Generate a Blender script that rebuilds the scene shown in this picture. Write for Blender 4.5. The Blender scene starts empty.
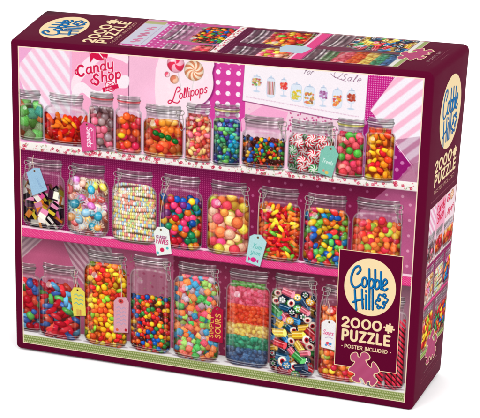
import bpy, bmesh, math, random
import numpy as np
from mathutils import Matrix, Vector

# ---------------------------------------------------------------- sizes (millimetres)
W, D, H = 356.0, 73.6, 282.0
ORG = np.array([178.0, 36.8, 0.0])
# the cardboard is not perfectly square: each corner sits a millimetre or two off
SLACK = {(0,0,1):(1.45,0,-.19),(0,0,0):(.02,0,0),(1,0,0):(.84,0,-1.32),(1,0,1):(-1.87,0,1.32),
         (0,1,1):(-1.53,0,.32),(1,1,1):(2.02,0,-1.48),(1,1,0):(-.96,0,1.51),(0,1,0):(0,0,0)}
LIFT = 1.4                                    # so the lowest corner just meets the floor
def slack(P):
    P = np.asarray(P, float); s = P/np.array([W, D, H]); o = P.copy()
    for k, v in SLACK.items():
        w = np.ones(len(P))
        for i in range(3): w = w*(s[:,i] if k[i] else 1-s[:,i])
        o += w[:,None]*np.array(v)
    return (o-ORG)/1000.0

scene = bpy.context.scene
col = scene.collection
rng = np.random.default_rng(7)
def srgb(*c): return np.array(c, float)/255.0
MAROON = srgb(98,8,46); CREAM = srgb(250,224,176); PIECE = srgb(182,76,116)

# ---------------------------------------------------------------- print painter
class Canvas:
    """A printed sheet: colours held at the vertices of a fine grid, in millimetres."""
    def __init__(s, x0, y0, x1, y1, res, base, own=-1):
        s.res = res
        nx = int(round((x1-x0)*res))+1; ny = int(round((y1-y0)*res))+1
        s.xs = np.linspace(x0, x1, nx); s.ys = np.linspace(y0, y1, ny)
        s.px = 1.0/res
        s.rgb = np.empty((ny, nx, 3), np.float32); s.rgb[:] = base
        s.own = np.full((ny, nx), own, np.int16)
        s.names = []
    def win(s, x0, y0, x1, y1):
        a = max(0, np.searchsorted(s.xs, x0)); b = np.searchsorted(s.xs, x1)
        c = max(0, np.searchsorted(s.ys, y0)); d = np.searchsorted(s.ys, y1)
        if b <= a or d <= c: return None
        return (slice(c, d), slice(a, b)), s.xs[None, a:b], s.ys[c:d, None]
    def put(s, sl, al, c, own=None, thr=.5):
        al = np.asarray(al, np.float32)
        s.rgb[sl] += al[..., None]*(np.asarray(c, np.float32)-s.rgb[sl])
        if own is not None:
            o = s.own[sl]; o[np.broadcast_to(al, o.shape) > thr] = own
    def cov(s, d): return np.clip(.5-d/s.px, 0, 1)
    def new(s, name, label=None):
        s.names.append((name, label)); return len(s.names)-1
    # --- shapes
    def rect(s, x0, y0, x1, y1, c, a=1, own=None, clip=None):
        w = s.win(x0-.5, y0-.5, x1+.5, y1+.5)
        if not w: return
        sl, X, Y = w
        al = s.cov(np.maximum(np.maximum(x0-X, X-x1), np.maximum(y0-Y, Y-y1)))*a
        if clip is not None: al = al*clip[sl]
        s.put(sl, al, c, own)
    def ell(s, cx, cy, rx, ry, c, a=1, ang=0, own=None, thr=.5, clip=None):
        m = max(rx, ry)+.6; w = s.win(cx-m, cy-m, cx+m, cy+m)
        if not w: return
        sl, X, Y = w; ca, sa = math.cos(ang), math.sin(ang)
        u = ((X-cx)*ca+(Y-cy)*sa)/rx; v = (-(X-cx)*sa+(Y-cy)*ca)/ry
        al = s.cov((np.sqrt(u*u+v*v)-1)*min(rx, ry))*a
        if clip is not None: al = al*clip[sl]
        s.put(sl, al, c, own, thr)
    def polyd(s, P, m=1.0):
        P = np.asarray(P, float); w = s.win(P[:,0].min()-m, P[:,1].min()-m, P[:,0].max()+m, P[:,1].max()+m)
        if not w: return None
        sl, X, Y = w; d2 = np.full((Y.shape[0], X.shape[1]), 1e9); ins = np.zeros(d2.shape, bool)
        for i in range(len(P)):
            (x1, y1), (x2, y2) = P[i-1], P[i]
            ex, ey = x2-x1, y2-y1; L = ex*ex+ey*ey+1e-12
            t = np.clip(((X-x1)*ex+(Y-y1)*ey)/L, 0, 1)
            d2 = np.minimum(d2, (X-x1-t*ex)**2+(Y-y1-t*ey)**2)
            if y1 != y2:
                ins ^= ((y1 > Y) != (y2 > Y)) & (X < (x2-x1)*(Y-y1)/(y2-y1)+x1)
        return sl, np.where(ins, -1, 1)*np.sqrt(d2)
    def poly(s, P, c, a=1, own=None, thr=.5, clip=None, grow=0, edge=None, ec=None):
        r = s.polyd(P, 1+grow+(edge or 0))
        if r is None: return
        sl, d = r; d = d-grow
        k = 1 if clip is None else clip[sl]
        if edge: s.put(sl, s.cov(d-edge)*k, ec, own, thr)
        s.put(sl, s.cov(d)*a*k, c, own, thr)
    def stroke(s, P, wd, c, a=1, own=None, thr=.5, clip=None, closed=False):
        P = np.asarray(P, float); m = wd+.6
        w = s.win(P[:,0].min()-m, P[:,1].min()-m, P[:,0].max()+m, P[:,1].max()+m)
        if not w: return
        sl, X, Y = w; d2 = np.full((Y.shape[0], X.shape[1]), 1e9)
        n = len(P)
        for i in range(0 if closed else 1, n):
            (x1, y1), (x2, y2) = P[i-1], P[i]
            ex, ey = x2-x1, y2-y1; L = ex*ex+ey*ey+1e-12
            t = np.clip(((X-x1)*ex+(Y-y1)*ey)/L, 0, 1)
            d2 = np.minimum(d2, (X-x1-t*ex)**2+(Y-y1-t*ey)**2)
        al = s.cov(np.sqrt(d2)-wd/2)*a
        if clip is not None: al = al*clip[sl]
        s.put(sl, al, c, own, thr)

def smooth(P, n=6, closed=False):
    P = [np.array(p, float) for p in P]; N = len(P); out = []
    for i in range(N if closed else N-1):
        g = (lambda k: P[k % N]) if closed else (lambda k: P[min(max(k, 0), N-1)])
        a, b, c, d = g(i-1), g(i), g(i+1), g(i+2)
        for k in range(n):
            t = k/n
            out.append(.5*((2*b)+(c-a)*t+(2*a-5*b+4*c-d)*t*t+(3*b-a-3*c+d)*t**3))
    if not closed: out.append(P[-1])
    return np.array(out)
def arc(cx, cy, rx, ry, a0, a1, n=14):
    return [(cx+rx*math.cos(math.radians(a0+(a1-a0)*k/n)), cy+ry*math.sin(math.radians(a0+(a1-a0)*k/n))) for k in range(n+1)]

# --- stroke lettering, y up, cap height 1
G = {
 '2':(.62,[arc(.3,.7,.29,.29,165,-20)+[(.5,.5),(.02,.02),(.62,.02)]]),
 '0':(.8,[arc(.4,.5,.38,.48,0,360,24)]),
 'P':(.6,[[(.04,0),(.04,1),(.3,1)]+arc(.3,.72,.26,.28,90,-90)+[(.04,.44)]]),
 'U':(.64,[[(.04,1),(.04,.32)]+arc(.32,.32,.28,.31,180,360)+[(.6,1)]]),
 'Z':(.6,[[(.04,.98),(.56,.98),(.04,.02),(.58,.02)]]),
 'L':(.5,[[(.04,1),(.04,.02),(.48,.02)]]),
 'E':(.52,[[(.5,.98),(.04,.98),(.04,.02),(.5,.02)],[(.04,.5),(.44,.5)]]),
 'O':(.78,[arc(.39,.5,.37,.48,0,360,24)]),
 'S':(.56,[smooth([(.5,.85),(.3,.99),(.07,.8),(.2,.58),(.42,.44),(.5,.2),(.27,.01),(.03,.16)])]),
 'T':(.56,[[(0,.98),(.56,.98)],[(.28,.98),(.28,0)]]),
 'R':(.6,[[(.04,0),(.04,1),(.3,1)]+arc(.3,.74,.24,.26,90,-90)+[(.04,.48)],[(.3,.48),(.56,0)]]),
 'I':(.1,[[(.05,0),(.05,1)]]),
 'N':(.64,[[(.04,0),(.04,1),(.6,0),(.6,1)]]),
 'C':(.66,[arc(.38,.5,.35,.48,45,315,16)]),
 'D':(.66,[[(.04,0),(.04,1),(.25,1)]+arc(.25,.5,.37,.5,90,-90)+[(.04,0)]]),
 'A':(.66,[[(0,0),(.33,1),(.66,0)],[(.12,.34),(.54,.34)]]),
 'F':(.5,[[(.5,.98),(.04,.98),(.04,0)],[(.04,.52),(.42,.52)]]),
 'V':(.62,[[(0,1),(.31,0),(.62,1)]]),
 'B':(.6,[[(.04,0),(.04,1),(.28,1)]+arc(.28,.76,.22,.24,90,-90)+[(.04,.52)],[(.28,.52)]+arc(.28,.27,.27,.26,90,-90)+[(.04,.01)]]),
 'M':(.76,[[(.04,0),(.04,1),(.38,.35),(.72,1),(.72,0)]]),
 'Y':(.6,[[(0,1),(.3,.5),(.6,1)],[(.3,.5),(.3,0)]]),
 'G':(.7,[arc(.38,.5,.35,.48,45,360,16)+[(.42,.5)]]),
 'W':(.8,[[(0,1),(.2,0),(.4,.8),(.6,0),(.8,1)]]),
 'a':(.5,[arc(.22,.28,.21,.28,30,390,16),[(.43,.56),(.43,.1),(.52,.0)]]),
 'b':(.46,[[(.03,1),(.03,.05)],arc(.24,.28,.2,.28,0,360,16)]),
 'c':(.4,[arc(.23,.28,.21,.28,50,310,12)]),
 'd':(.5,[arc(.22,.28,.21,.28,0,360,16),[(.43,1.0),(.43,.0),(.5,.0)]]),
 'e':(.44,[[(.04,.28),(.4,.34)]+arc(.22,.3,.2,.28,15,310,12)]),
 'f':(.34,[[(.34,.94),(.22,1.0),(.13,.85),(.13,0)],[(0,.56),(.3,.56)]]),
 'h':(.48,[[(.03,1),(.03,0)],[(.03,.35)]+arc(.23,.38,.19,.19,160,0,8)+[(.42,0)]]),
 'i':(.14,[[(.05,.56),(.05,0),(.12,.0)],[(.07,.84),(.08,.86)]]),
 'l':(.2,[smooth([(.0,.05),(.15,.6),(.17,.95),(.07,1.0),(.04,.6),(.06,.1),(.18,.0)])]),
 'm':(.7,[[(.03,.56),(.03,0)],[(.03,.38)]+arc(.18,.4,.15,.17,150,0,6)+[(.33,0)],[(.33,.38)]+arc(.48,.4,.15,.17,150,0,6)+[(.63,0)]]),
 'n':(.46,[[(.03,.56),(.03,0)],[(.03,.35)]+arc(.22,.38,.18,.18,150,0,8)+[(.4,.05),(.46,0)]]),
 'o':(.46,[arc(.22,.28,.2,.28,0,360,16)]),
 'p':(.48,[[(.03,.56),(.03,-.4)],arc(.24,.28,.2,.28,0,360,16)]),
 'r':(.34,[[(.03,.56),(.03,0)],[(.03,.35)]+arc(.2,.36,.17,.2,150,50,6)]),
 's':(.38,[smooth([(.33,.48),(.2,.57),(.06,.44),(.18,.3),(.32,.16),(.2,.0),(.03,.08)])]),
 't':(.3,[[(.13,.9),(.13,.1),(.26,.0)],[(0,.6),(.28,.6)]]),
 'u':(.48,[[(.03,.56),(.03,.2)]+arc(.22,.2,.19,.2,180,360,8)+[(.41,.56),(.41,0)]]),
 'w':(.6,[[(.02,.56),(.15,0),(.3,.5),(.44,0),(.58,.56)]]),
 'y':(.48,[[(.03,.56),(.03,.25)]+arc(.22,.22,.19,.2,180,360,8),[(.41,.56),(.41,-.15)]+arc(.22,-.18,.19,.2,0,-150,8)]),
 '.':(.12,[[(.06,.42),(.06,.44)]]), ' ':(.3,[]),
}
def text_width(t, h, tr): return sum(G[c][0]*h+tr for c in t)-tr
def text(cv, t, x, y, h, wd, c, ang=0, slant=0, tr=None, width=None, own=None, thr=.5, a=1, outline=None, oc=None, sx=1):
    tr = h*.18 if tr is None else tr
    if width: sx = width/text_width(t, h, tr)
    ca, sa = math.cos(math.radians(ang)), math.sin(math.radians(ang))
    for ps in ([1, 0] if outline else [0]):
        pen = 0
        for ch in t:
            gw, ss = G[ch]
            for st in ss:
                P = []
                for gx, gy in st:
                    u = (pen+gx*h)*sx+slant*gy*h; v = -gy*h
                    P.append((x+u*ca-v*sa, y+u*sa+v*ca))
                if ps: cv.stroke(P, wd+2*outline, oc, a, own, thr)
                else: cv.stroke(P, wd, c, a, own, thr)
            pen += gw*h+tr

PIECE_PTS = np.array([(303.3,243.0),(303.2,240.6),(304.9,238.5),(307.1,237.6),(308.3,238.9),(308.6,240.8),(309.9,241.5),(311.0,240.4),(311.6,237.9),(313.7,236.4),(316.4,236.9),(318.3,239.2),(318.4,241.1),(317.0,242.3),(315.2,242.9),(315.9,244.9),(317.8,247.5),(319.7,249.1),(321.0,248.4),(320.7,246.0),(321.7,243.9),(323.5,245.1),(325.6,248.1),(326.9,250.8),(325.7,252.7),(323.5,253.5),(322.4,255.4),(323.2,257.2),(325.1,258.3),(325.6,260.2),(324.0,262.9),(321.8,265.0),(320.0,263.5),(320.2,261.6),(318.5,261.2),(317.2,262.5),(316.9,264.3),(315.7,263.8),(314.5,261.1),(312.6,259.4),(311.0,259.5),(310.9,261.2),(311.9,263.4),(310.1,264.0),(306.9,263.3),(305.0,261.4),(305.2,259.7),(307.1,258.4),(307.1,256.7),(305.2,255.3),(302.0,254.4),(302.4,252.4),(304.9,249.5),(306.6,246.8),(306.3,245.2),(304.7,245.2),(303.6,244.4)])-np.array([314.3,251.0])
def jig(cx, cy, a, ang=0, tabs=(1,-1,1,-1)):
    """outline of one jigsaw piece, half-size a; tabs out (1) or in (-1)"""
    side = [(-1,-1),(-.3,-1.02),(-.16,-1.12),(-.3,-1.4),(0,-1.62),(.3,-1.4),(.16,-1.12),(.3,-1.02)]
    P = []
    for k in range(4):
        c, s = math.cos(k*math.pi/2), math.sin(k*math.pi/2)
        for (x, y) in side:
            yy = -1+(y+1)*tabs[k]; P.append((x*c-yy*s, x*s+yy*c))
    P = smooth(P, 4, True)*a; c, s = math.cos(ang), math.sin(ang)
    return np.stack([cx+P[:,0]*c-P[:,1]*s, cy+P[:,0]*s+P[:,1]*c], 1)

# --- sweets
def sweet(cv, x, y, rx, ry, ang, c, clip, k=1.0, spec=.55, flat=0, sq=2.0, grain=0):
    m = max(rx, ry)*1.25+.4; w = cv.win(x-m, y-m, x+m, y+m)
    if not w: return
    sl, X, Y = w; ca, sa = math.cos(ang), math.sin(ang)
    u = ((X-x)*ca+(Y-y)*sa)/rx; v = (-(X-x)*sa+(Y-y)*ca)/ry
    r = (np.abs(u)**sq+np.abs(v)**sq)**(1/sq)
    al = cv.cov((r-1)*min(rx, ry))*clip[sl]
    wx, wy = (X-x)/rx, (Y-y)/ry
    r2 = np.clip(r, 0, 1)**2
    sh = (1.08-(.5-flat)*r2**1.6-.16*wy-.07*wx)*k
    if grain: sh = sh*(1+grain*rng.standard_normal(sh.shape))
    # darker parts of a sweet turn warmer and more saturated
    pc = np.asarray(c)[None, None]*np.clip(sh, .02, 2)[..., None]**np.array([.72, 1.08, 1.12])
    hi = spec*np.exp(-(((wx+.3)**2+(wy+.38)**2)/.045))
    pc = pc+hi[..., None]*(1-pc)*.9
    cv.put(sl, al, np.clip(pc, 0, 1))
def rings(P): return [srgb(*p) for p in P]
PAL = {
 'cube_green':rings([(110,175,90),(120,190,100),(80,140,110),(215,140,80),(130,150,110),(70,150,130),(90,160,70)]),
 'red_gummy':rings([(200,30,20),(225,60,20),(190,20,30),(235,110,30),(170,15,20)]),
 'grey_ball':rings([(110,85,95),(140,110,115),(165,130,130),(235,120,145),(205,165,150),(95,68,80),(225,105,130),(180,120,130)]),
 'red_ball':rings([(235,50,60),(240,90,40),(225,40,80),(250,120,40),(240,70,90)]),
 'orange_gummy':rings([(245,120,40),(235,60,40),(248,160,50),(225,90,50),(250,185,80),(215,40,50),(245,130,60)]),
 'peach':rings([(250,110,70),(245,90,100),(250,150,120),(250,200,120),(240,70,60),(245,120,140),(255,215,150)]),
 'blue_green':rings([(40,110,170),(60,160,100),(50,80,150),(110,190,90),(30,140,170),(70,60,140),(90,180,130)]),
 'choc':rings([(60,30,25),(200,40,30),(240,190,40),(60,140,50),(40,90,180),(235,110,30),(80,35,30),(90,30,40)]),
 'mint':rings([(225,40,60),(60,170,80),(225,40,60)]),
 'pink_green':rings([(235,80,100),(240,100,110),(225,60,90),(240,120,110),(80,160,60),(235,90,100),(230,70,80)]),
 'corn':rings([(252,160,30),(255,205,40),(252,140,30),(230,60,30),(240,110,30),(210,30,40),(250,170,40)]),
 'allsort':rings([(235,225,215),(245,150,190),(30,20,25),(240,90,160),(240,130,40),(245,235,215),(240,210,60),(60,30,50)]),
 'pastel':rings([(250,160,120),(245,220,190),(250,110,110),(150,200,225),(235,225,90),(250,190,170),(230,120,200),(245,235,225),(240,170,90),(60,170,200)]),
 'bead':rings([(250,235,180),(245,180,150),(190,215,150),(240,225,120),(250,245,230),(170,205,225),(245,150,140)]),
 'gumball':rings([(235,60,110),(30,80,170),(245,195,40),(210,30,50),(30,130,80),(245,120,40),(110,40,110),(30,140,190)]),
 'drops':rings([(250,100,120),(252,222,75),(252,150,70),(240,70,120),(252,200,130),(235,70,85),(250,180,150),(185,205,60),(252,190,70),(250,120,70)]),
 'bean_hot':rings([(235,60,35),(250,120,40),(245,200,50),(225,30,40),(110,180,60),(240,90,40),(200,20,40)]),
 'jaw':rings([(30,130,190),(230,50,50),(245,195,40),(120,190,60),(240,110,40),(40,90,180),(220,40,80),(90,190,90)]),
 'dark_gummy':rings([(150,20,40),(60,110,60),(170,30,50),(120,25,45),(190,40,60)]),
 'wrap':rings([(200,30,45),(180,25,40),(60,90,160),(90,165,80),(215,50,60),(175,30,50),(225,80,60),(90,150,190)]),
 'button':rings([(252,160,30),(240,75,35),(252,205,40),(135,190,50),(225,40,40),(250,120,40),(252,190,50),(245,90,40)]),
 'mm':rings([(220,40,40),(30,90,180),(245,190,40),(60,150,70),(240,100,35),(80,35,30),(220,50,50)]),
 'sour':rings([(245,120,100),(90,180,90),(250,150,90),(80,160,200),(240,90,110),(190,160,170),(160,200,100),(250,130,70)]),
 'rock':rings([(245,180,50),(40,120,180),(220,50,60),(60,150,70),(240,110,130),(250,200,80),(40,60,90)]),
 'orange':rings([(245,110,50),(235,60,50),(245,190,60),(250,130,60),(225,50,70),(240,90,60),(170,190,70)]),
 '_x':rings([(210,30,50),(40,25,25)]),
}
def hexpts(x0, y0, x1, y1, s, jit=.28):
    pts = []; y = y0; k = 0
    while y < y1:
        x = x0+(s/2 if k % 2 else 0)
        while x < x1:
            pts.append((x+rng.normal()*jit*s, y+rng.normal()*jit*s)); x += s
        y += s*.84; k += 1
    idx = rng.permutation(len(pts)); return [pts[i] for i in idx]
def fill_sweets(cv, kind, pal, l, r, top, bot, size, clip, dim=1.0):
    P = PAL[pal]; hw = (r-l)/2; cx = (l+r)/2
    base = np.mean(P, 0)*(np.array([.72,.55,.55]) if pal == '_' else np.array([.52,.36,.36]))*dim
    w = cv.win(l, top-2, r, bot)
    if not w: return
    sl, X, Y = w
    surf = top+1.5*np.sin(X*.7+top)*(size/5)
    cv.put(sl, np.clip((Y-surf)/1.5, 0, 1)*clip[sl]*.95, base)
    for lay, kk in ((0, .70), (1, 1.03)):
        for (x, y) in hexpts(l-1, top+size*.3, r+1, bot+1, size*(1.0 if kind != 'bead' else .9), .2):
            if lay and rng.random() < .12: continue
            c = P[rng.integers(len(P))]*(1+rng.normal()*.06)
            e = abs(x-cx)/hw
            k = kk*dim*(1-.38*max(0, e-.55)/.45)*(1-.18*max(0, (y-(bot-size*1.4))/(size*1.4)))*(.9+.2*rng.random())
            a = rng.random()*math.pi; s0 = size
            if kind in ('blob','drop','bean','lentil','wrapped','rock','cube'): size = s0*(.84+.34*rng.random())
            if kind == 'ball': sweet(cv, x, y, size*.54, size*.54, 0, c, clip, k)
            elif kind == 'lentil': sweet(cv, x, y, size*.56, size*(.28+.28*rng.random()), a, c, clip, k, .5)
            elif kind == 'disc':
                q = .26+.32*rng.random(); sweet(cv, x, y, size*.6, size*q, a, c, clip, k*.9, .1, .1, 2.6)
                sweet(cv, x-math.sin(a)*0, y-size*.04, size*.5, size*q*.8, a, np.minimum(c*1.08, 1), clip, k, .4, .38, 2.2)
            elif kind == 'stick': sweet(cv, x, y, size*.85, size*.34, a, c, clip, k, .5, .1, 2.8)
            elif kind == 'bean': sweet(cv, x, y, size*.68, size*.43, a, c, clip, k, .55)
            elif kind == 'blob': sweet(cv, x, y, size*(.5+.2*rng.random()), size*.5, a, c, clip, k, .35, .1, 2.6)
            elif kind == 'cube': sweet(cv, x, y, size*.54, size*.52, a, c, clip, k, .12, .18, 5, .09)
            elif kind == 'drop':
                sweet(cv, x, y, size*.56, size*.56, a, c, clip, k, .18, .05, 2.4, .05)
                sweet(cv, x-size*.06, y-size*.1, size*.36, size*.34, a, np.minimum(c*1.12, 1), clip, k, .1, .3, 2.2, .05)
            elif kind == 'mint':
                cc = P[rng.integers(len(P))]; R = size*.58
                ww = cv.win(x-R-.5, y-R-.5, x+R+.5, y+R+.5)
                if not ww: continue
                s2, X2, Y2 = ww; q = np.hypot(X2-x, Y2-y); th = np.arctan2(Y2-y, X2-x)
                st = (.5+.5*np.sin(7*(th+q/R*1.1)+a*3))[..., None]
                st = np.clip((st-.5)*4+.5, 0, 1)*np.clip(q/R*2.4, 0, 1)[..., None]
                pc = (np.array([.97,.95,.93])*(1-st)+cc*st)*((1.05-.42*(q/R)**3-.12*(Y2-y)/R)*k)[..., None]
                cv.put(s2, cv.cov(q-R)*clip[s2], np.clip(pc, 0, 1))
                if lay: cv.ell(x-R*.3, y-R*.4, R*.22, R*.12, (1,1,1), .6, -.5, clip=clip)
            elif kind == 'allsort':
                R = size*.55; n = rng.integers(2, 5); cc = [P[rng.integers(len(P))] for _ in range(n)]
                if n > 2: cc[n//2] = srgb(25,15,20)
                ca, sa = math.cos(a), math.sin(a)
                for j in range(n):
                    u0, u1 = -R+2*R*j/n, -R+2*R*(j+1)/n
                    Q = [(x+u*ca-v*sa, y+u*sa+v*ca) for u, v in ((u0,-R*.75),(u1,-R*.75),(u1,R*.75),(u0,R*.75))]
                    cv.poly(Q, np.clip(cc[j]*k*(1.0 if j % 2 else .9), 0, 1), clip=clip)
                Q = [(x+u*ca-v*sa, y+u*sa+v*ca) for u, v in ((-R,R*.75),(R,R*.75),(R,R*1.05),(-R,R*1.05))]
                cv.poly(Q, cc[0]*k*.5, clip=clip)
            elif kind == 'wrapped':
                R = size*.5
                for sg in (-1, 1):
                    t = a+(0 if sg > 0 else math.pi)
                    for dd in (-.35, 0, .35):
                        cv.stroke([(x, y), (x+math.cos(t+dd)*R*1.75, y+math.sin(t+dd)*R*1.75)], R*.34,
                                  np.clip((c*.45+.55*np.array([.96,.92,.9]))*k, 0, 1), .8, clip=clip)
                sweet(cv, x, y, R*1.02, R*.82, a, c, clip, k, .7, .1)
                for q in range(2):
                    t = a+rng.normal()*.5
                    cv.stroke([(x-math.cos(t)*R*.6, y-math.sin(t)*R*.5), (x+math.cos(t)*R*.5, y+math.sin(t+.6)*R*.5)], R*.12, (1,1,1), .45, clip=clip)
            elif kind == 'rock':
                R = size*.55; t = rng.random()
                if t < .5:      # short stick seen from its side, with end
                    ca, sa = math.cos(a*.4-.3), math.sin(a*.4-.3)
                    for j, tint in enumerate((.75, 1.05, .85, 1.1, .7)):
                        v0 = -R*.75+1.5*R*j/5; v1 = v0+1.5*R/5+.05
                        Q = [(x+u*ca-v*sa, y+u*sa+v*ca) for u, v in ((-R*1.15,v0),(R*1.15,v0),(R*1.15,v1),(-R*1.15,v1))]
                        cv.poly(Q, np.clip(c*tint*k, 0, 1), clip=clip)
                    cv.ell(x+R*1.1*ca, y+R*1.1*sa, R*.35, R*.74, np.clip(c*1.1*k+.15, 0, 1), 1, math.atan2(sa, ca), clip=clip)
                    cv.stroke([(x-R*ca+R*.3*sa, y-R*sa-R*.3*ca), (x+R*.8*ca+R*.3*sa, y+R*.8*sa-R*.3*ca)], R*.14, (1,1,1), .6, clip=clip)
                elif t < .85:   # flower slice
                    oc = srgb(25,30,45) if t < .7 else c
                    sweet(cv, x, y, R*.85, R*.8, 0, oc, clip, k, .1, .2)
                    for j in range(6):
                        q = a+j*math.pi/3
                        cv.ell(x+math.cos(q)*R*.42, y+math.sin(q)*R*.4, R*.19, R*.15, np.array([.95,.94,.9])*k, 1, q, clip=clip)
                    cv.ell(x, y, R*.16, R*.16, P[rng.integers(len(P))], 1, clip=clip)
                else:
                    sweet(cv, x, y, R*.95, R*.8, a, srgb(245,235,215), clip, k, .2, .2)
                    cv.ell(x, y, R*.5, R*.42, srgb(190,30,45)*k, 1, a, clip=clip)
                    cv.ell(x, y, R*.28, R*.22, srgb(40,20,25)*k, 1, a, clip=clip)
            size = s0

def vnoise(x, f, seed):
    r = np.random.default_rng(abs(seed)).random(400)
    return np.interp((np.asarray(x)*f+500) % 399, np.arange(400), r)

def jar(cv, label, l, r, ll, lr, top, fill, bot, kind, pal, size, clasp=None, seal=None, lidh=10.5, dim=1.0,
        tint=(.80,.76,.76), layers=None, own=None, name='printed_jar', rad=None, sc=1.0):
    oid = cv.new(name, label) if own is None else own
    cx = (l+r)/2; hw = (r-l)/2; sy = top+lidh*1.0
    rd = (rad or (.19 if lidh == 10.5 and bot < 95 else .25))*2*hw
    w = cv.win(l-2, top-2, r+2, bot+2)
    sl, X, Y = w
    qx = np.abs(X-cx)-hw+rd; qy = np.maximum((sy+rd*.0)+rd-Y, Y-(bot-rd*.8))
    d = np.hypot(np.maximum(qx, 0), np.maximum(qy, 0))-rd+np.minimum(np.maximum(qx, qy), 0)
    lcx, lhw = (ll+lr)/2, (lr-ll)/2
    neck = np.maximum(np.abs(X-lcx)-(lhw-1.0*sc), np.maximum(top+1-Y, Y-(sy+rd)))
    dd = np.minimum(d, neck)
    body = cv.cov(dd)
    tint = np.array(tint)
    # contact darkening printed under the jar
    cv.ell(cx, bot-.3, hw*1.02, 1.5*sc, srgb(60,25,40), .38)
    e = np.clip(np.abs(X-cx)/hw, 0, 1)
    streak = vnoise(X-cx, .9/sc, int(l*7)+3)*.5+vnoise(X-cx, .35/sc, int(l*3)+9)*.5
    g = tint*(.62+.38*streak[..., None])*(1-.25*np.clip((Y-top)/(bot-top), 0, 1)[..., None])
    cv.put(sl, body*(.30+.25*(e > .8)), g*dim, oid, .15)
    clip = np.zeros(cv.own.shape, np.float32); clip[sl] = cv.cov(d+.9*sc)
    clip[sl] = np.maximum(clip[sl], cv.cov(np.maximum(neck+1.2*sc, fill-Y)) if fill < sy+2 else 0)
    if kind == 'bead':
        base = srgb(120,100,70)
        cv.put(sl, np.clip((Y-fill)/2, 0, 1)*clip[sl]*.9, base*.8)
        y = fill+1; k = 0
        while y < bot-.5:
            amp = rng.normal()*1.6; ph = rng.random()*6; x = l+1+rng.random()
            sw = (rng.random() < .35)
            while x < r-1:
                yy = y+amp*math.sin((x-l)/9+ph)
                c = PAL['bead'][rng.integers(7)]
                ee = abs(x-cx)/hw
                sweet(cv, x, yy, size*.30, size*.56, (rng.random()-.5)*.5, c, clip, (1.0-.35*max(0, ee-.5))*dim, .25)
                x += size*.5
            y += size*.72; k += 1
    elif kind == 'rope':
        x = l-6; k = 0
        sets = [((70,110,170),(225,222,228)),((225,60,85),(240,225,225)),((215,40,62),(60,30,30)),((90,130,180),(232,200,205)),((220,45,70),(70,35,35)),((215,40,62),(50,25,28)),((215,40,62),(50,25,28))]
        while x < r+6:
            ca, cb = (srgb(*q) for q in sets[min(k, 6)]); tl = rng.normal()*1.2-.6*(3-k)
            cv.stroke([(x, fill), (x+tl, bot)], 5.0, cb, clip=clip)
            yy = fill-6
            while yy < bot+4:
                xx = x+tl*(yy-fill)/(bot-fill)
                cv.stroke([(xx-2.5, yy-2.4), (xx+2.5, yy+2.4)], 2.1, ca, clip=clip)
                cv.stroke([(xx-1.6, yy-2.0), (xx+.2, yy-.4)], .6, np.minimum(ca*1.3+.2, 1), .6, clip=clip)
                yy += 4.6
            cv.stroke([(x-2.5, fill), (x+tl-2.5, bot)], .9, srgb(60,18,30), .55, clip=clip)
            x += 5.0; k += 1
    elif layers:
        for i, (y0, y1, cols) in enumerate(layers):
            PAL['_'] = rings(cols)
            lc = clip.copy(); lc[sl] *= cv.cov(np.maximum(y0-.8-Y, 0)+0*X)
            fill_sweets(cv, kind, '_', l, r, y0, y1, size, lc, dim*1.1); fill_sweets(cv, kind, '_', l, r, y0+1, y1, size, lc, dim*1.12)
    else:
        fill_sweets(cv, kind, pal, l, r, fill, bot-.6, size, clip, dim)
    # glass in front: rim light, soft window streaks, thick base
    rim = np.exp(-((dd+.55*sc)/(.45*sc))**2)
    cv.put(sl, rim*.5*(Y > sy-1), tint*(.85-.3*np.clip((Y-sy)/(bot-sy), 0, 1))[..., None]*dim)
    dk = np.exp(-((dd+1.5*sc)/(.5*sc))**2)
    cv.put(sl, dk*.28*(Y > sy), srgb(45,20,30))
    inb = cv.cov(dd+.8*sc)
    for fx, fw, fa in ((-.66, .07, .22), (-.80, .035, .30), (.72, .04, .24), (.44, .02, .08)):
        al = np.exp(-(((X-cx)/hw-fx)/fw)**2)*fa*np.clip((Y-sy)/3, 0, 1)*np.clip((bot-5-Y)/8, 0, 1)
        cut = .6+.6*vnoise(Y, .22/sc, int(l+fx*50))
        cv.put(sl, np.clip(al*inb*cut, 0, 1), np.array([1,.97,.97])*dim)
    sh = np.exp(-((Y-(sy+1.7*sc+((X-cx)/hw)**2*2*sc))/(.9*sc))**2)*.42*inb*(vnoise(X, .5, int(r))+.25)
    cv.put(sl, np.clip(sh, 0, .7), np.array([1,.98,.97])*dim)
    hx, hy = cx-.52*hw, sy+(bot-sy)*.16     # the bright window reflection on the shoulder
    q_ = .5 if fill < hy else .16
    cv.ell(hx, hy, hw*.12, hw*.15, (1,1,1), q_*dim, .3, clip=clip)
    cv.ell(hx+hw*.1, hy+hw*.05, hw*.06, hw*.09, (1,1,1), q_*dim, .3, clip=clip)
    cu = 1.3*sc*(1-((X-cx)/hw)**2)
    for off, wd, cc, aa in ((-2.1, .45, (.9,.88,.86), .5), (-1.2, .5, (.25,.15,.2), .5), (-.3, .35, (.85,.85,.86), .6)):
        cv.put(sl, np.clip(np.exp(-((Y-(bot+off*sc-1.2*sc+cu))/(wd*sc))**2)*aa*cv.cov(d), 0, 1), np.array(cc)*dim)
    # lid: glass disc, wire and rubber ring stacked
    w = cv.win(ll-2, top-2, lr+2, top+lidh+2)
    sl, X, Y = w
    ux = np.clip((X-lcx)/lhw, -1, 1)
    cv_ = 1.5*sc*np.sqrt(np.clip(1-ux**2, 0, 1))
    t = (Y-top-cv_+1.2*sc)/(lidh)
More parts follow.
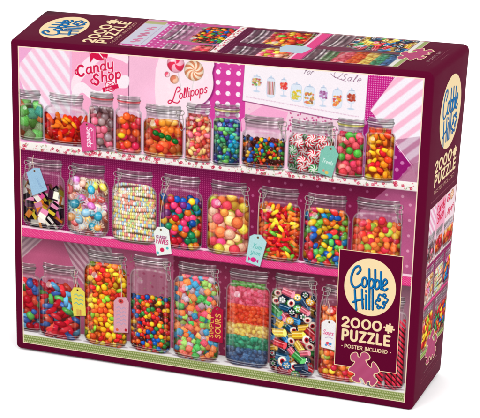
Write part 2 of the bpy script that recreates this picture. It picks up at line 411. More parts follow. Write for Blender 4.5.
    n = vnoise(X+0*Y, .5/sc, int(ll*5)); n2 = vnoise(X+Y*2.2, .32/sc, int(ll*9)); n3 = vnoise(Y+X*.12, .9/sc, int(ll*3)+1)
    #      top rim        glass dome        wire       groove      rubber/rim        neck glass
    pt = [-.03,.02,.06,.11, .18,.27,.31, .35,.39,.44, .50,.55,.60,.65, .72,.79,.84,.90,1]
    pv = [ .60,.97,.62,.40, .58,.36,.30, .93,.80,.22, .74,.92,.48,.26, .55,.84,.44,.34,.6]
    pa = [ .50,.92,.70,.50, .42,.42,.70, .96,.95,.75, .65,.82,.60,.60, .36,.66,.40,.32,.2]
    j = t+.035*(n3-.5)
    v = np.interp(j, pt, pv); ga = np.interp(j, pt, pa)
    v = v*(.62+.46*n*n2*1.6+.18*n2)*(.9+.2*rng.random())
    v = v+.45*np.clip(n-.78, 0, 1)*np.clip(n2+.2, 0, 1)*3
    warm = (.5+.5*n3)[..., None]
    colr = v[..., None]*(np.array([1.0,.955,.93])*warm+np.array([.97,.975,1.0])*(1-warm))*(1.04*dim)
    under = cv.rgb[sl]
    colr = colr*.86+under*v[..., None]*.22
    inset = np.interp(t, [-.05,.02,.06,.3,.34,.46,.50,.56,.64,.7,1], [3.2,1.3,.6,.7,0,0,.8,.5,.9,1.5,1.5])*sc
    al = cv.cov(np.maximum(np.abs(X-lcx)-lhw+inset, np.maximum(-t-.02, t-1)*lidh))
    ed = np.clip((np.abs(X-lcx)/lhw-.82)/.18, 0, 1)
    colr = colr*(1-.3*ed[..., None])
    cv.put(sl, al*ga, np.clip(colr, 0, 1), oid, .2)
    if seal is not None:
        a2 = np.exp(-((t-.5)/.07)**2)*al*.8
        cv.put(sl, a2, np.array(seal)*(.8+.4*n[..., None]))
    if clasp:
        s_ = clasp; ex = (lr if s_ > 0 else ll)
        Z = lambda pts: [(ex+s_*px*sc, top+py*sc) for px, py in pts]
        for P in (Z([(-5,3),(.8,2.6),(1.2,6),(-4.6,6.6),(-5,3)]), Z([(-3,6),(-1.6,17),(-.2,19.5),(1.6,17),(.4,6.5)]),
                  Z([(-4.4,6.8),(-3,10),(1.6,9.6)])):
            Q = smooth(P, 5)
            cv.stroke(Q+np.array([.25, .3]), .75*sc, srgb(60,40,45), .55, oid, .4)
            cv.stroke(Q, .45*sc, np.array([.80,.77,.73])*dim, .85, oid, .4)
            cv.stroke(Q[len(Q)//3:len(Q)//2]+np.array([-.12,-.12]), .2*sc, (1,1,1), .8)
    return oid

def tag(cv, label, P, c, hole=(0,0), string=None, draw=None, name='printed_tag'):
    oid = cv.new(name, label); P = np.array(P, float)
    if string is not None:
        cv.stroke(smooth(string, 5), .55, srgb(225,205,180), .95, oid, .5)
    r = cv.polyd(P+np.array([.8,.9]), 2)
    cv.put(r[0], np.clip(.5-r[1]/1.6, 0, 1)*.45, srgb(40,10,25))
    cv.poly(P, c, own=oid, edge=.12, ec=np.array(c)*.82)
    sl, d = cv.polyd(P); cv.put(sl, cv.cov(d)*.05, rng.random((d.shape[0], d.shape[1], 1))*np.ones((1, 1, 3)))
    hx, hy = hole
    if hole != (0,0):
        cv.ell(hx, hy, .95, .95, srgb(150,120,90), 1); cv.ell(hx, hy, .55, .55, srgb(60,35,35), 1)
    if draw: draw(oid)
    return oid

def shelf_floral(cv, oid, x0, x1, ya, yb, s=1.0):
    w = cv.win(x0, ya-.5, x1, yb+.5); sl, X, Y = w
    al = cv.cov(np.maximum(ya-Y, Y-yb))*np.ones_like(X)
    base = np.array([.985,.955,.93])*(1-.05*(Y-ya)/(yb-ya))[..., None]*np.ones_like(X)[..., None]
    cv.put(sl, al, base, oid)
    n = int((x1-x0)*(yb-ya)/3.4/s/s)
    for _ in range(n):
        x, y = rng.uniform(x0+.4, x1-.4), rng.uniform(ya+.7, yb-.7)
        t = rng.random(); q = rng.random()*3
        if t < .34:
            c = srgb(*[(200,40,75),(215,70,105),(175,25,60)][rng.integers(3)])
            for j in range(4): cv.ell(x+math.cos(q+j*1.57)*.45*s, y+math.sin(q+j*1.57)*.42*s, .52*s, .42*s, c, .85, q+j)
            cv.ell(x, y, .28*s, .28*s, srgb(245,190,190), .9)
        elif t < .62: cv.ell(x, y, .7*s, .26*s, srgb(125,140,85), .75, q)
        elif t < .85: cv.ell(x, y, .38*s, .34*s, srgb(225,110,135), .85, q)
        else: cv.ell(x, y, .5*s, .2*s, srgb(180,110,100), .6, q)
    cv.rect(x0, ya-.1, x1, ya+.35, srgb(255,250,246), .8); cv.rect(x0, yb-.5, x1, yb, srgb(190,150,160), .5)
def shelf_dots(cv, oid, x0, x1, ya, yb, pitch=1.45):
    w = cv.win(x0, ya-3, x1, yb+.5); sl, X, Y = w
    cv.put(sl, cv.cov(np.maximum(ya-2.2-Y, Y-ya))*np.ones_like(X), srgb(246,206,222), oid)
    c = np.broadcast_to(srgb(226,42,120), (Y.shape[0], X.shape[1], 3)).copy()
    u = ((X+Y)/pitch) % 1-.5; v = ((X-Y)/pitch) % 1-.5
    c = c+(np.exp(-(u*u+v*v)/.055)*.75)[..., None]*(np.array([1,.9,.95])-c)
    cv.put(sl, cv.cov(np.maximum(ya-Y, Y-yb))*np.ones_like(X), c, oid)
    cv.rect(x0, yb-.6, x1, yb, srgb(150,20,80), .6)
def dotgrid(cv, P, base, dot, pitch, r, ang=0, a=1, da=1, own=None, clip=None):
    rr = cv.polyd(P); sl, d = rr
    X = cv.xs[None, sl[1]]; Y = cv.ys[sl[0], None]; ca, sa = math.cos(ang), math.sin(ang)
    u = ((X*ca+Y*sa)/pitch) % 1-.5; v = ((-X*sa+Y*ca)/pitch) % 1-.5
    k = cv.cov((np.hypot(u, v)*pitch-r))[..., None]*da
    cv.put(sl, cv.cov(d)*a, np.array(base)*(1-k)+np.array(dot)*k, own)
def stripes(cv, P, c1, c2, pitch, ang, duty=.5, a=1, soft=.3, own=None):
    sl, d = cv.polyd(P); X = cv.xs[None, sl[1]]; Y = cv.ys[sl[0], None]
    u = ((X*math.cos(ang)+Y*math.sin(ang))/pitch) % 1
    k = np.clip((np.abs(u-.5)-duty/2)/(soft/pitch)+.5, 0, 1)[..., None]
    cv.put(sl, cv.cov(d)*a, np.array(c1)*(1-k)+np.array(c2)*k, own)
def swirl(cv, x, y, R, c1, c2, n, own=None, k=1.5):
    sl, X, Y = cv.win(x-R-1, y-R-1, x+R+1, y+R+1); q = np.hypot(X-x, Y-y); th = np.arctan2(Y-y, X-x)
    s = np.clip(np.sin(n*(th+q/R*k))*2+.5, 0, 1)[..., None]
    pc = (np.array(c1)*(1-s)+np.array(c2)*s)*(1.04-.22*(q/R)**3)[..., None]
    cv.put(sl, cv.cov(q-R), np.clip(pc, 0, 1), own)
    cv.stroke(arc(x, y, R, R, 0, 360, 30), .35, np.array(c2)*.7, .7)

def grunge(cv, x0, y0, x1, y1, amt, seed):
    """slow tonal wander of the photographed scene"""
    sl, X, Y = cv.win(x0, y0, x1, y1)
    n = vnoise(X+Y*.7, .045, seed)*vnoise(Y-X*.4, .06, seed+1)
    cv.rgb[sl] *= (1+amt*(n-.3))[..., None].astype(np.float32)

# ================================================================ FRONT PICTURE
PX0, PY0, PX1, PY1 = 7.0, 4.7, 349.4, 275.7
def front_picture():
    cv = Canvas(PX0, PY0, PX1, PY1, 3.0, srgb(247,196,218), 0)
    cv.new('cover_picture', 'shelves of candy jars printed across the front')
    # ---- wall papers
    cv.rect(7,4,60,90, srgb(240,170,210), 1)
    stripes(cv, [(27,4),(54.5,4),(54.5,60),(20,60),(7,30),(9,19),(22,4)], srgb(250,198,220), srgb(246,240,248), 8.2, math.radians(-38), .5, .95, 1.6)
    cv.rect(54.2,4,56.2,60, srgb(240,190,220), .7)
    cv.rect(106.5,4,136,60, srgb(249,190,217), 1)
    grunge(cv, 106, 4, 200, 60, .08, 5)
    dotgrid(cv, [(174,3),(207,3),(207,60),(168,60)], srgb(214,66,158), srgb(252,235,245), 8.55, 1.95, 0)
    dotgrid(cv, [(174,3),(207,3),(207,60),(168,60)], srgb(214,66,158), srgb(240,170,215), 8.55, .35, 0, 0.0)
    for i in range(5):
        for j in range(7): cv.ell(177.4+i*8.3, 9.8+j*5.2*2, .7, .7, srgb(240,165,212), .9)
    cv.poly([(222,37),(243,41),(236,60),(205,60),(204,50)], srgb(247,170,208))
    cv.poly([(243,40),(306,44),(306,60),(240,60)], srgb(240,205,220))
    for _ in range(90):
        cv.ell(rng.uniform(243,304), rng.uniform(41,58), .9, .7, srgb(190,60,120), .8, rng.random()*3)
    dotgrid(cv, [(305,3),(329,3),(308.5,33),(345,75),(330,92),(300,92)], srgb(196,30,130), srgb(240,150,205), 1.7, .42, .0)
    dotgrid(cv, [(300,45),(312,38),(345,74),(331,92),(300,92)], srgb(150,24,110), srgb(205,120,175), 7.0, 1.5, .6)
    stripes(cv, [(328,3),(350,3),(350,90),(343,74),(309,34)], srgb(250,188,212), srgb(247,240,248), 9.6, math.radians(48), .45, 1, 1.2)
    stripes(cv, [(329,55),(350,50),(350,90),(345,76)], srgb(170,105,140), srgb(205,170,190), 9.6, math.radians(48), .45, .75, 1.2)
    cv.poly([(343.6,73),(350,70),(350,90),(331,90)], srgb(176,110,140), .85)
    cv.stroke([(328,3),(308.5,33.3),(345,74.5)], .35, srgb(150,40,110), .6)
    # ---- middle bay wall
    dotgrid(cv, [(6,90),(215,90),(215,170),(6,170)], srgb(140,22,84), srgb(190,70,130), 1.75, .38)
    dotgrid(cv, [(205,92),(350,92),(350,170),(205,170)], srgb(132,28,72), srgb(178,84,128), 9.5, 1.15, .78)
    dotgrid(cv, [(328,92),(350,92),(350,170),(300,170),(300,120)], srgb(186,88,134), srgb(222,150,180), 9.0, 1.2, .78)
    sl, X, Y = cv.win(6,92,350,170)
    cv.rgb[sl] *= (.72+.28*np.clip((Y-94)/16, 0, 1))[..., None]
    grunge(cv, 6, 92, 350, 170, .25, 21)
    # ---- bottom bay wall
    cv.rect(6,172,350,262, srgb(172,84,116))
    stripes(cv, [(6,172),(30,172),(6,196)], srgb(150,120,130), srgb(190,160,165), 4.2, math.radians(45), .5, .9, .8)
    stripes(cv, [(46,172),(92,172),(92,240),(60,205)], srgb(140,95,110), srgb(182,150,158), 4.6, math.radians(-42), .5, .9, .8)
    cv.poly([(6,200),(30,174),(60,204),(66,262),(6,262)], srgb(174,84,116), .9)
    for k in range(26): cv.ell(rng.uniform(104,150), rng.uniform(178,215), 1.3, 1.0, srgb(150,30,70), .7, rng.random()*3)
    for k in range(20): cv.ell(rng.uniform(104,150), rng.uniform(178,215), 1.1, .5, srgb(150,135,110), .7, rng.random()*3)
    dotgrid(cv, [(148,172),(350,172),(350,262),(148,262)], srgb(118,36,64), srgb(158,88,112), 6.5, 1.0, .78, .92)
    cv.rect(341,172,350,262, srgb(150,100,118))
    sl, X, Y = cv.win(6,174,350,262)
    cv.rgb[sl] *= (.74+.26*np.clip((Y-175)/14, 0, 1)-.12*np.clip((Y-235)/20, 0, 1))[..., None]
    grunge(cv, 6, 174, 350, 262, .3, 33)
    # ---- posters
    p = cv.new('printed_poster', 'pink sweet-shop poster with red lettering and white wave')
    cv.rect(56.2,3,106.6,58, srgb(248,172,204), 1, p)
    cv.stroke([(107.0,4),(106.9,58)], .7, srgb(120,70,100), .9, p)
    cv.poly(smooth([(56,30),(62,20),(70,10),(84,4),(100,3),(106,4),(106,12),(100,10),(88,8),(76,16),(66,28),(60,36),(56,40)],4,True), srgb(252,232,240), .9)
    cv.poly(smooth([(56,44),(58,35),(66,31),(74,36),(82,37),(90,27),(106,22),(106,32),(96,34),(86,42),(74,45),(66,40),(61,44),(58,52)],4,True), srgb(250,238,244), .95)
    R = srgb(214,26,74)
    cv.poly([(72,5),(76,9.5),(72.8,14)], R); cv.ell(81,6,7.5,5.4, R, 1, .1); cv.stroke([(78,2.5),(84,9)], .9, srgb(250,235,240))
    cv.ell(80,4.6,2.5,1,srgb(250,160,190),.9,-.3)
    text(cv, 'C', 61.6, 26.8, 9.0, 1.9, R, -15, .15, outline=.5, oc=srgb(253,236,242))
    cv.stroke(smooth([(63.0,24.4),(60.2,24.6),(59.2,22.2),(60.6,20.8)]), 1.1, R)
    text(cv, 'andy', 69.4, 23.8, 9.0, 1.45, R, -16, .25, tr=1.5, outline=.45, oc=srgb(253,236,242), sx=1.13)
    text(cv, 'S', 76.2, 32.8, 8.8, 1.9, R, -15, .15, outline=.5, oc=srgb(253,236,242))
    cv.stroke(smooth([(77.4,31.4),(74.6,31.4),(73.4,29.0),(75.0,27.6)]), 1.1, R)
    text(cv, 'hop', 83.2, 29.2, 8.6, 1.45, R, -16, .25, tr=1.4, outline=.45, oc=srgb(253,236,242), sx=1.16)
    cv.stroke(arc(90.6,32.4,4.4,4.4,0,360,24), .7, R); cv.ell(90.6,32.4,3.9,3.9, srgb(252,226,236), .95)
    cv.stroke([(88.6,30.2),(92.6,31.8)], .6, R); cv.stroke([(92.4,29.6),(89,32.2)], .6, R)
    cv.poly([(83.4,34.4),(97.2,29.8),(98.2,33.2),(84.4,38.0)], R); text(cv, 'SWEETS', 86.2, 36.5, 1.5, .3, srgb(252,226,236), -18)
    p = cv.new('printed_poster', 'white and pink lollipop poster with red script and two lollipops')
    sh = smooth([(134,3),(176.8,3),(178.8,14),(180,24),(177.5,33),(172,39.5),(165,43),(160,60),(134,60)], 4, True)
    sl_, d_ = cv.polyd(sh+np.array([1.3,.8]), 3); cv.put(sl_, np.clip(.5-d_/1.8, 0, 1)*.75, srgb(120,20,90))
    cv.poly(sh, srgb(253,226,236), own=p)
    for k in range(40): cv.ell(rng.uniform(140,174), rng.uniform(6,38), 2.2, 1.4, srgb(255,240,244), .35, rng.random()*3)
    cv.stroke([(150,17),(152.6,30)], .7, srgb(220,205,210)); cv.stroke([(163,22),(161.5,31)], .7, srgb(225,215,215))
    swirl(cv, 147.6, 9.0, 7.4, srgb(228,50,84), srgb(248,176,196), 3, p, 1.2)
    cv.ell(145,6.4,2.2,1.2,(1,1,1),.7,-.5)
    swirl(cv, 163.3, 13.5, 8.3, srgb(222,140,100), srgb(252,226,200), 8, p, 1.0)
    swirl(cv, 140.4, 18.4, 2.3, srgb(240,90,120), srgb(250,200,210), 1, p); swirl(cv, 146.6, 22.0, 3.6, srgb(226,130,100), srgb(246,190,160), 1, p)
    cv.stroke(smooth([(149.6,32.4),(151.6,30.6),(151.0,28.2),(149.0,28.8),(147.4,33.4),(145.4,39.4),(143.2,42.4),(141.4,41.4),(143.2,39.6),(146.4,41.0),(149.6,41.4),(151.4,39.4)], 8), .95, R)
    text(cv, 'ollipops', 151.0, 38.0, 7.6, .85, R, -17.5, .35, tr=.85, sx=.92)
    p = cv.new('printed_poster', 'long white poster with a row of painted sweet jars')
    cv.poly([(206,3),(306,3),(305.5,8),(304.3,44),(276.8,42.3),(204.8,34.4)], srgb(248,238,244), own=p, edge=.25, ec=srgb(150,60,120))
    cv.stroke([(204.8,34.9),(276.8,43),(304.3,44.6)], .7, srgb(110,30,80), .6)
    for x in np.arange(208, 300, 1.1):
        cv.ell(x, 31.2+(x-208)*.09+rng.normal()*.12, .35, .45, srgb(205,150,180), .6)
    text(cv, 'for', 254, 8.6, 4.8, .34, srgb(90,50,80), 4, .5)
    text(cv, 'Sale', 284, 11.2, 5.2, .34, srgb(110,50,90), 3, .5, tr=1.5, sx=1.15)
    cv.stroke(smooth([(276,7),(281,10),(286,5),(281,4),(279,9),(288,12)]), .3, srgb(110,50,90))
    spots = [(216.2,18.5,0),(228,20.4,1),(238.5,19.8,2),(248.9,23,3),(259.6,24.8,4),(270.8,24.2,5),(282,25,6),(293.2,24.6,7)]
    cols = [[(240,190,120),(190,90,90),(120,170,90)],[(200,90,90),(160,110,80),(230,150,140)],[(225,60,60),(240,120,90)],[(190,200,70),(230,190,60)],
            [(225,170,60),(230,110,90),(150,100,60)],[(150,80,130),(190,140,190)],[(230,170,60),(200,60,80),(240,120,60)],[(200,80,50),(170,60,50)]]
    for x, y, k in spots:
        h = [6.5,8.5,7,7.5,8.5,8,8,8][k]; wd = [4.6,3.4,3.4,4.4,4.4,3.6,3.8,4][k]
        gl = srgb(196,212,232)
        if k in (0,5,7,2):
            cv.stroke([(x,y+2),(x,y+h+1)], .7, gl, .9); cv.ell(x,y+h+1,2.8,.8, gl, .9)
            cv.ell(x,y-.5,wd,h*.72, gl, .6); cv.ell(x,y-.5,wd-.6,h*.66, srgb(232,238,246), .7)
            ya, yb = y-2.6, y+2.6
        else:
            sl_, d_ = cv.polyd(smooth([(x-wd,y-h*.4),(x-wd*.5,y-h*.75),(x+wd*.5,y-h*.75),(x+wd,y-h*.4),(x+wd*.95,y+h),(x-wd*.95,y+h)],4,True))
            cv.put(sl_, cv.cov(d_)*.8, gl); cv.put(sl_, cv.cov(d_+.5)*.6, srgb(234,240,248)); ya, yb = y-1, y+h-1
        cv.ell(x, y-h*.85, .8, .8, gl, .9); cv.rect(x-wd*.6, y-h*.75, x+wd*.6, y-h*.68, srgb(150,170,200), .7)
        if k == 1:
            for q in range(5): cv.stroke([(x-2.6+q*1.3, y-3),(x-2.3+q*1.15, y+7)], .8, srgb(*cols[1][q % 3]), .85)
        else:
            for _ in range(34):
                xx, yy = x+rng.uniform(-wd*.75, wd*.75), rng.uniform(ya, yb)
                cv.ell(xx, yy, .85, .8, srgb(*cols[k][rng.integers(len(cols[k]))]), .8)
    # ---- shelves
    s1 = cv.new('printed_shelf', 'white floral shelf edge, top shelf'); shelf_floral(cv, s1, 6, 351, 87.6, 94.8, 1.45)
    s2 = cv.new('printed_shelf', 'hot pink polka dot shelf edge, middle shelf'); shelf_dots(cv, s2, 6, 351, 166.0, 174.0)
    s3 = cv.new('printed_shelf', 'white bottom shelf with green patterned edge')
    sl, X, Y = cv.win(6,258,351,276.5)
    c = np.array([.95,.93,.93])*(.78+.22*np.clip((Y-259)/7, 0, 1))[..., None]*np.ones_like(X)[..., None]
    cv.put(sl, cv.cov(258.6-Y)*np.ones_like(X), c, s3)
    yg = 267.6
    gcol = srgb(138,152,84)*np.ones((Y.shape[0], X.shape[1], 1))
    cv.put(sl, cv.cov(yg-Y)*np.ones_like(X), gcol, s3)
    for x in np.arange(7, 350, 2.1):
        for j, y in enumerate((269.0, 271.4, 273.8)):
            q = rng.random()*3; xx = x+(1.05 if j % 2 else 0)
            cv.ell(xx, y, .85, .42, srgb(208,212,164), .9, q); cv.ell(xx+.5, y+.5, .35, .3, srgb(226,224,180), .8)
            cv.ell(xx+.9, y+1.1, .5, .3, srgb(96,124,50), .7, q)
    cv.rect(6, yg-.5, 351, yg+.1, srgb(215,215,175), .9)
    # ---- jars
    J = dict(A1=(7.0,30.2,6.6,27.7,41.7,50.2,85.4), A2=(29.7,70.9,35.0,66.9,42.3,63.1,86.0), A3=(71.3,94.5,72.3,93.9,38.7,50.6,87.9), A4=(94.9,118.7,96.4,117.7,39.2,57.0,88.2),
     A5=(119.6,155.4,121.7,153.4,44.5,56.3,88.3), A6=(156.3,179.5,157.2,178.2,40.3,49.0,88.8), A7=(180.4,204.1,180.8,202.9,38.9,50.9,90.0), A8=(205.0,241.8,206.5,240.0,46.0,64.5,88.6),
     A9=(243.5,282.0,245.2,280.3,46.0,57.5,89.6), A10=(282.8,305.6,283,305.0,41.6,52.0,89.6), A11=(306.0,329.7,306.6,328.4,38.7,46.7,89.6),
     B1=(8.9,48.8,13.0,46.9,101.6,124.5,162.8), B2=(50.7,89.3,54.5,86.1,102.1,113.6,164.2), B3=(92.0,132.5,95.6,129.0,102.9,115.6,166.0), B4=(134.3,173.1,138.1,170.5,102.8,121.9,166.2),
     B5=(176.6,213.6,179.4,210.8,103.6,115.7,166.2), B6=(220.5,256.7,222.3,254.4,104.1,120.0,166.0), B7=(258.8,296.4,261.0,294.0,105.5,117.3,166.0), B8=(298.8,339.1,301.4,336.8,104.6,123.5,165.5),
     C1=(3.0,25.0,5.0,21.0,198.7,214.9,263.0), C2=(23.0,63.0,27.0,58.5,196.2,214.7,265.0), C3=(65.9,106.5,69.4,103.4,178.4,188.8,265.4), C4=(108.7,146.6,111.5,143.8,177.7,214.0,264.4),
     C5=(148.3,189.7,152.0,186.4,178.4,189.2,265.4), C6=(195.0,233.3,197.2,230.8,178.3,188.6,264.0), C7=(233.6,273.1,236.4,270.4,177.5,192.4,266.1), C8=(275.2,311.1,278.6,307.5,181.4,200.3,264.3),
     C9=(313.8,347.6,315.7,345.2,184.3,212,264.9))
    red = srgb(215,50,60)
    GT = (.86,.80,.84); MT = (.73,.65,.64)
    K = dict(
     A1=('cube','cube_green',8.5,dict(tint=GT),'jar of green and teal cube sweets cut by the left edge'),
     A2=('stick','red_gummy',6.5,dict(tint=GT),'jar of translucent red gummies on the top shelf'),
     A3=('ball','grey_ball',6.6,dict(tint=GT,seal=red),'tall jar of grey and pink balls'),
     A4=('ball','red_ball',6.6,dict(tint=GT,seal=red),'tall jar of bright red and orange balls'),
     A5=('blob','orange_gummy',6.0,dict(tint=GT,clasp=1),'wide jar of orange gummies with green ones'),
     A6=('bean','peach',4.3,dict(tint=GT),'tall jar of pink and peach jelly beans'),
     A7=('bean','blue_green',4.2,dict(tint=GT,seal=srgb(205,200,110)),'tall jar of blue and green jelly beans'),
     A8=('lentil','choc',3.4,dict(tint=GT,clasp=1),'half full jar of small chocolate coloured sweets'),
     A9=('mint','mint',7.4,dict(tint=GT,clasp=1),'jar of striped red and green mints'),
     A10=('drop','pink_green',5.6,dict(tint=GT,seal=srgb(200,190,70)),'tall jar of pink sugared drops with a few green'),
     A11=('disc','corn',5.6,dict(tint=GT),'tall jar of orange and yellow discs at the right of the top shelf'),
     B1=('allsort','allsort',8.6,dict(tint=MT,clasp=-1),'jar of liquorice allsorts'),
     B2=('wrapped','pastel',8.2,dict(tint=MT,clasp=-1),'jar of pastel wrapped toffees'),
     B3=('bead','bead',3.6,dict(tint=MT,clasp=-1),'jar of pale bead candy necklaces'),
     B4=('ball','gumball',5.9,dict(tint=MT,clasp=-1),'jar of multicoloured gumballs'),
     B5=('drop','drops',7.6,dict(tint=MT,clasp=1),'jar of large pink, orange and yellow gumdrops'),
     B6=('stick','bean_hot',4.6,dict(tint=MT,clasp=-1),'jar of red, orange and green jelly beans'),
     B7=('bean','jaw',5.2,dict(tint=MT,clasp=-1),'jar of glossy rainbow sugar eggs'),
     B8=('blob','orange',5.0,dict(tint=MT,clasp=1),'jar of orange and red sweets above the badge'),
     C1=('blob','wrap',6.2,dict(tint=MT,dim=.95),'dark jar cut by the left edge on the bottom shelf'),
     C2=('stick','wrap',7.0,dict(tint=MT,clasp=1),'short jar of dark red and blue gummies'),
     C3=('disc','button',5.2,dict(tint=MT,clasp=1),'tall jar of orange, yellow and green buttons'),
     C4=('ball','mm',4.2,dict(tint=MT,clasp=1),'jar half filled with blue, red and yellow chocolate buttons'),
     C5=('cube','sour',5.0,dict(tint=MT,clasp=1),'tall jar of sugared cubes'),
     C7=('rock','rock',7.6,dict(tint=MT,clasp=1),'tall jar of cut rock candy'),
     C8=('ball','orange',5.2,dict(tint=MT,clasp=-1),'jar of orange and green sweets half hidden by the badge'),
     C9=('rope','rope',5,dict(tint=MT),'jar of red and black twisted ropes right of the badge'))
    for k in ('A1','A2','A4','A3','A5','A6','A7','A8','A10','A9','A11','B1','B2','B3','B4','B6','B5','B7','B8','C1','C2','C4','C3','C5','C6','C8','C7','C9'):
        l, r, ll, lr, t, f, b = J[k]
        if k == 'C6':
            L = [(187,196,[(100,170,80),(120,185,90),(80,155,70)]),(194,212,[(245,95,125),(252,125,145),(240,85,115)]),
                 (210,228,[(245,80,45),(252,100,50),(240,62,45)]),(227,239,[(250,220,110),(245,205,90),(250,230,150)]),
                 (238,250,[(60,160,120),(80,175,130),(50,145,110)]),(249,264,[(70,100,140),(60,85,130),(90,120,160)])]
            jar(cv, 'jar of jelly beans layered in rainbow bands', l, r, ll, lr, t, f, b, 'bean', 'peach', 4.0, tint=MT, layers=L)
            continue
        kd, pl, sz, kw, lab = K[k]
        jar(cv, lab, l, r, ll, lr, t, f, b, kd, pl, sz, **kw)
    o = len(cv.names)-1
    # special pieces inside jars that stand out
    one = np.ones(cv.own.shape, np.float32)
    for x, y, a in ((49.5,66,.6),(58,69,.9),(52,64.5,.5)): sweet(cv, x, y, 4.0, 1.7, a, srgb(250,150,30), one, 1, .4)
    for x, y in ((131,68.5),(136,70),(142,71.5),(148,74)): sweet(cv, x, y, 3.0, 2.4, .4, srgb(30,120,45), one, .9, .4)
    sweet(cv, 100.5, 73.5, 3.6, 2.6, 0, srgb(245,205,40), one, 1, .5)
    # ---- tags
    def d1(o):
        text(cv, 'Sweets', 69.2, 69.2, 5.2, .75, srgb(255,235,245), 88, .1, tr=.6)
        cv.stroke([(75.4,70),(76,88)], .3, srgb(250,200,220), .7)
    tag(cv, 'hot pink tag with white lettering', [(62.9,69.3),(67.2,64.7),(74.2,66),(77.3,67.9),(78.0,88.3),(65,91.2)], srgb(226,80,140), (69.3,67), [(70,66.5),(71,60),(73,52)], d1)
    def d2(o):
        cv.ell(276,87,1.5,1.4,srgb(230,190,90),.9); cv.ell(273.5,85.5,.9,.9,srgb(240,130,110),.9)
        text(cv, 'Treats', 271.8, 78.6, 3.4, .35, srgb(240,250,245), 14, .1, width=9)
    tag(cv, 'mint green tag on the top shelf', [(270.7,69.2),(274.9,65.2),(281,64.6),(285.1,71.3),(280.3,90.4),(268.8,88)], srgb(130,200,180), (278.6,67.3), [(278.6,67),(280,58),(279,50)], d2)
    tag(cv, 'plain pale blue tag', [(13.3,115.1),(19.5,110.5),(25.6,109.9),(32.4,128.5),(18.5,135.4)], srgb(160,198,226), (20.6,112.8), [(20.6,112.5),(19,104),(20,99)],
        lambda o: text(cv, 'sweet', 21.5, 119.5, 3.6, .35, srgb(130,165,200), 62, .1))
    def d4(o):
        text(cv, 'CLASSIC', 132.2, 159.6, 2.2, .5, srgb(150,40,100), 2, 0, width=9.5); text(cv, 'FAVES', 132.4, 164.4, 3.8, .75, srgb(205,60,120), 2, 0, width=10.5)
        cv.ell(137.6,170,1.9,1.9,srgb(215,40,90)); cv.ell(142.2,168,1.2,1.2,srgb(90,190,190)); cv.ell(133.8,173,1.1,1.1,srgb(90,190,190))
    tag(cv, 'white tag with pink lettering and dots', [(130.1,155.2),(133.1,150.2),(139,149.4),(143.3,151.5),(146.1,172.5),(132.9,175.9)], srgb(244,248,242), (136.3,152.2), [(136.3,152),(136,140),(138,124),(143,112)], d4)
    def d5(o):
        text(cv, 'Yum', 216.0, 157.6, 4.2, .5, srgb(90,185,175), 12, .2, width=8); text(cv, 'yum', 215.0, 162.8, 4.2, .5, srgb(90,185,175), 12, .2, width=8)
        cv.ell(217.6,168.4,2.4,2.1,srgb(225,40,130)); cv.poly([(215.4,168),(213.3,166),(213,169.8)], srgb(225,40,130)); cv.poly([(219.8,169),(222,167.6),(221.6,171.2)], srgb(180,40,120))
    tag(cv, 'pale aqua tag with a pink sweet drawn on it', [(214,148.4),(217.4,146.3),(223.4,146),(228.4,151.8),(223.3,173.7),(211.2,170.9)], srgb(184,226,226), (221,148.6), [(221,148.4),(220.6,136),(221,120),(222,110)], d5)
    def d6(o):
        text(cv, 'SIMPLY', 184.2, 243.6, 3.6, .6, srgb(235,190,80), -90, 0, width=20); text(cv, 'SOURS', 190.6, 243.2, 4.6, .75, srgb(240,200,90), -90, 0, width=22)
    tag(cv, 'red tag with yellow lettering running upwards', [(182.6,218.1),(186.9,213.9),(192.6,216.7),(192.6,246.9),(180.5,246.5)], srgb(178,20,58), (187.4,216.8), [(187.5,216.5),(188,206),(186,196)], d6)
    def d7(o):
        text(cv, 'Sours', 278.8, 225.4, 4.0, .5, srgb(225,70,130), 3, .1, tr=.4, width=8.6); cv.stroke(smooth([(281,228.4),(284,227.6),(287,228.6)]), .3, srgb(120,60,140))
        cv.ell(283,233,1.4,1.2,srgb(230,80,100)); cv.ell(285.2,233.4,1.3,1.2,srgb(80,150,210)); cv.ell(281.8,234.8,1.0,1.0,srgb(90,160,215)); cv.stroke([(282,234),(286,236)],.5,srgb(230,80,110))
    tag(cv, 'white tag with pink script beside the badge', [(277.3,215.9),(280.7,212.4),(286.2,211.9),(289.5,214.9),(289.6,238.5),(277.8,237.3)], srgb(250,246,246), (283.6,214.4), [(283.6,214),(284,204),(282,196)], d7)
    def d8(o):
        for j in range(3): cv.stroke(smooth([(57,222.5+j*4),(59,221.3+j*4),(61,223+j*4),(63,221.6+j*4),(65,222.6+j*4)]), .7, srgb(80,170,190), .85)
        for q in (59.5,61.2,62.9): cv.stroke([(q,236),(q,241)], .7, srgb(190,40,70))
    tag(cv, 'yellow tag with blue writing', [(53.5,220.5),(56.5,215.4),(63.1,214.9),(66.6,218.6),(67.7,240.6),(56.3,242.3)], srgb(240,222,90), (60,217.6), [(60,217.4),(58,208),(57,200)], d8)
    def d9(o):
        for j in range(5): cv.stroke(smooth([(96.5,229+j*3.6),(98.6,227.6+j*3.6),(100.8,229.4+j*3.6),(103,227.8+j*3.6),(105,228.8+j*3.6)]), .6, srgb(150,160,200), .7)
        cv.ell(97,249.4,1.3,1.3,srgb(225,90,60)); cv.ell(105,248.6,1.1,1.4,srgb(180,30,50))
    tag(cv, 'dusty pink tag between two jars of the bottom shelf', [(93.9,223.3),(97.1,219),(105,217.8),(107.7,222.1),(107.2,250.8),(93.9,252.3)], srgb(226,164,178), (0,0), [(100.6,222),(101,208),(98,190)], d9)
    cv.ell(100.4,222.2,2.4,2.0,srgb(205,70,70)); cv.ell(100.4,222.2,.8,.8,srgb(110,40,40))
    cv.rgb += (rng.standard_normal(cv.own.shape)*.011)[..., None].astype(np.float32)
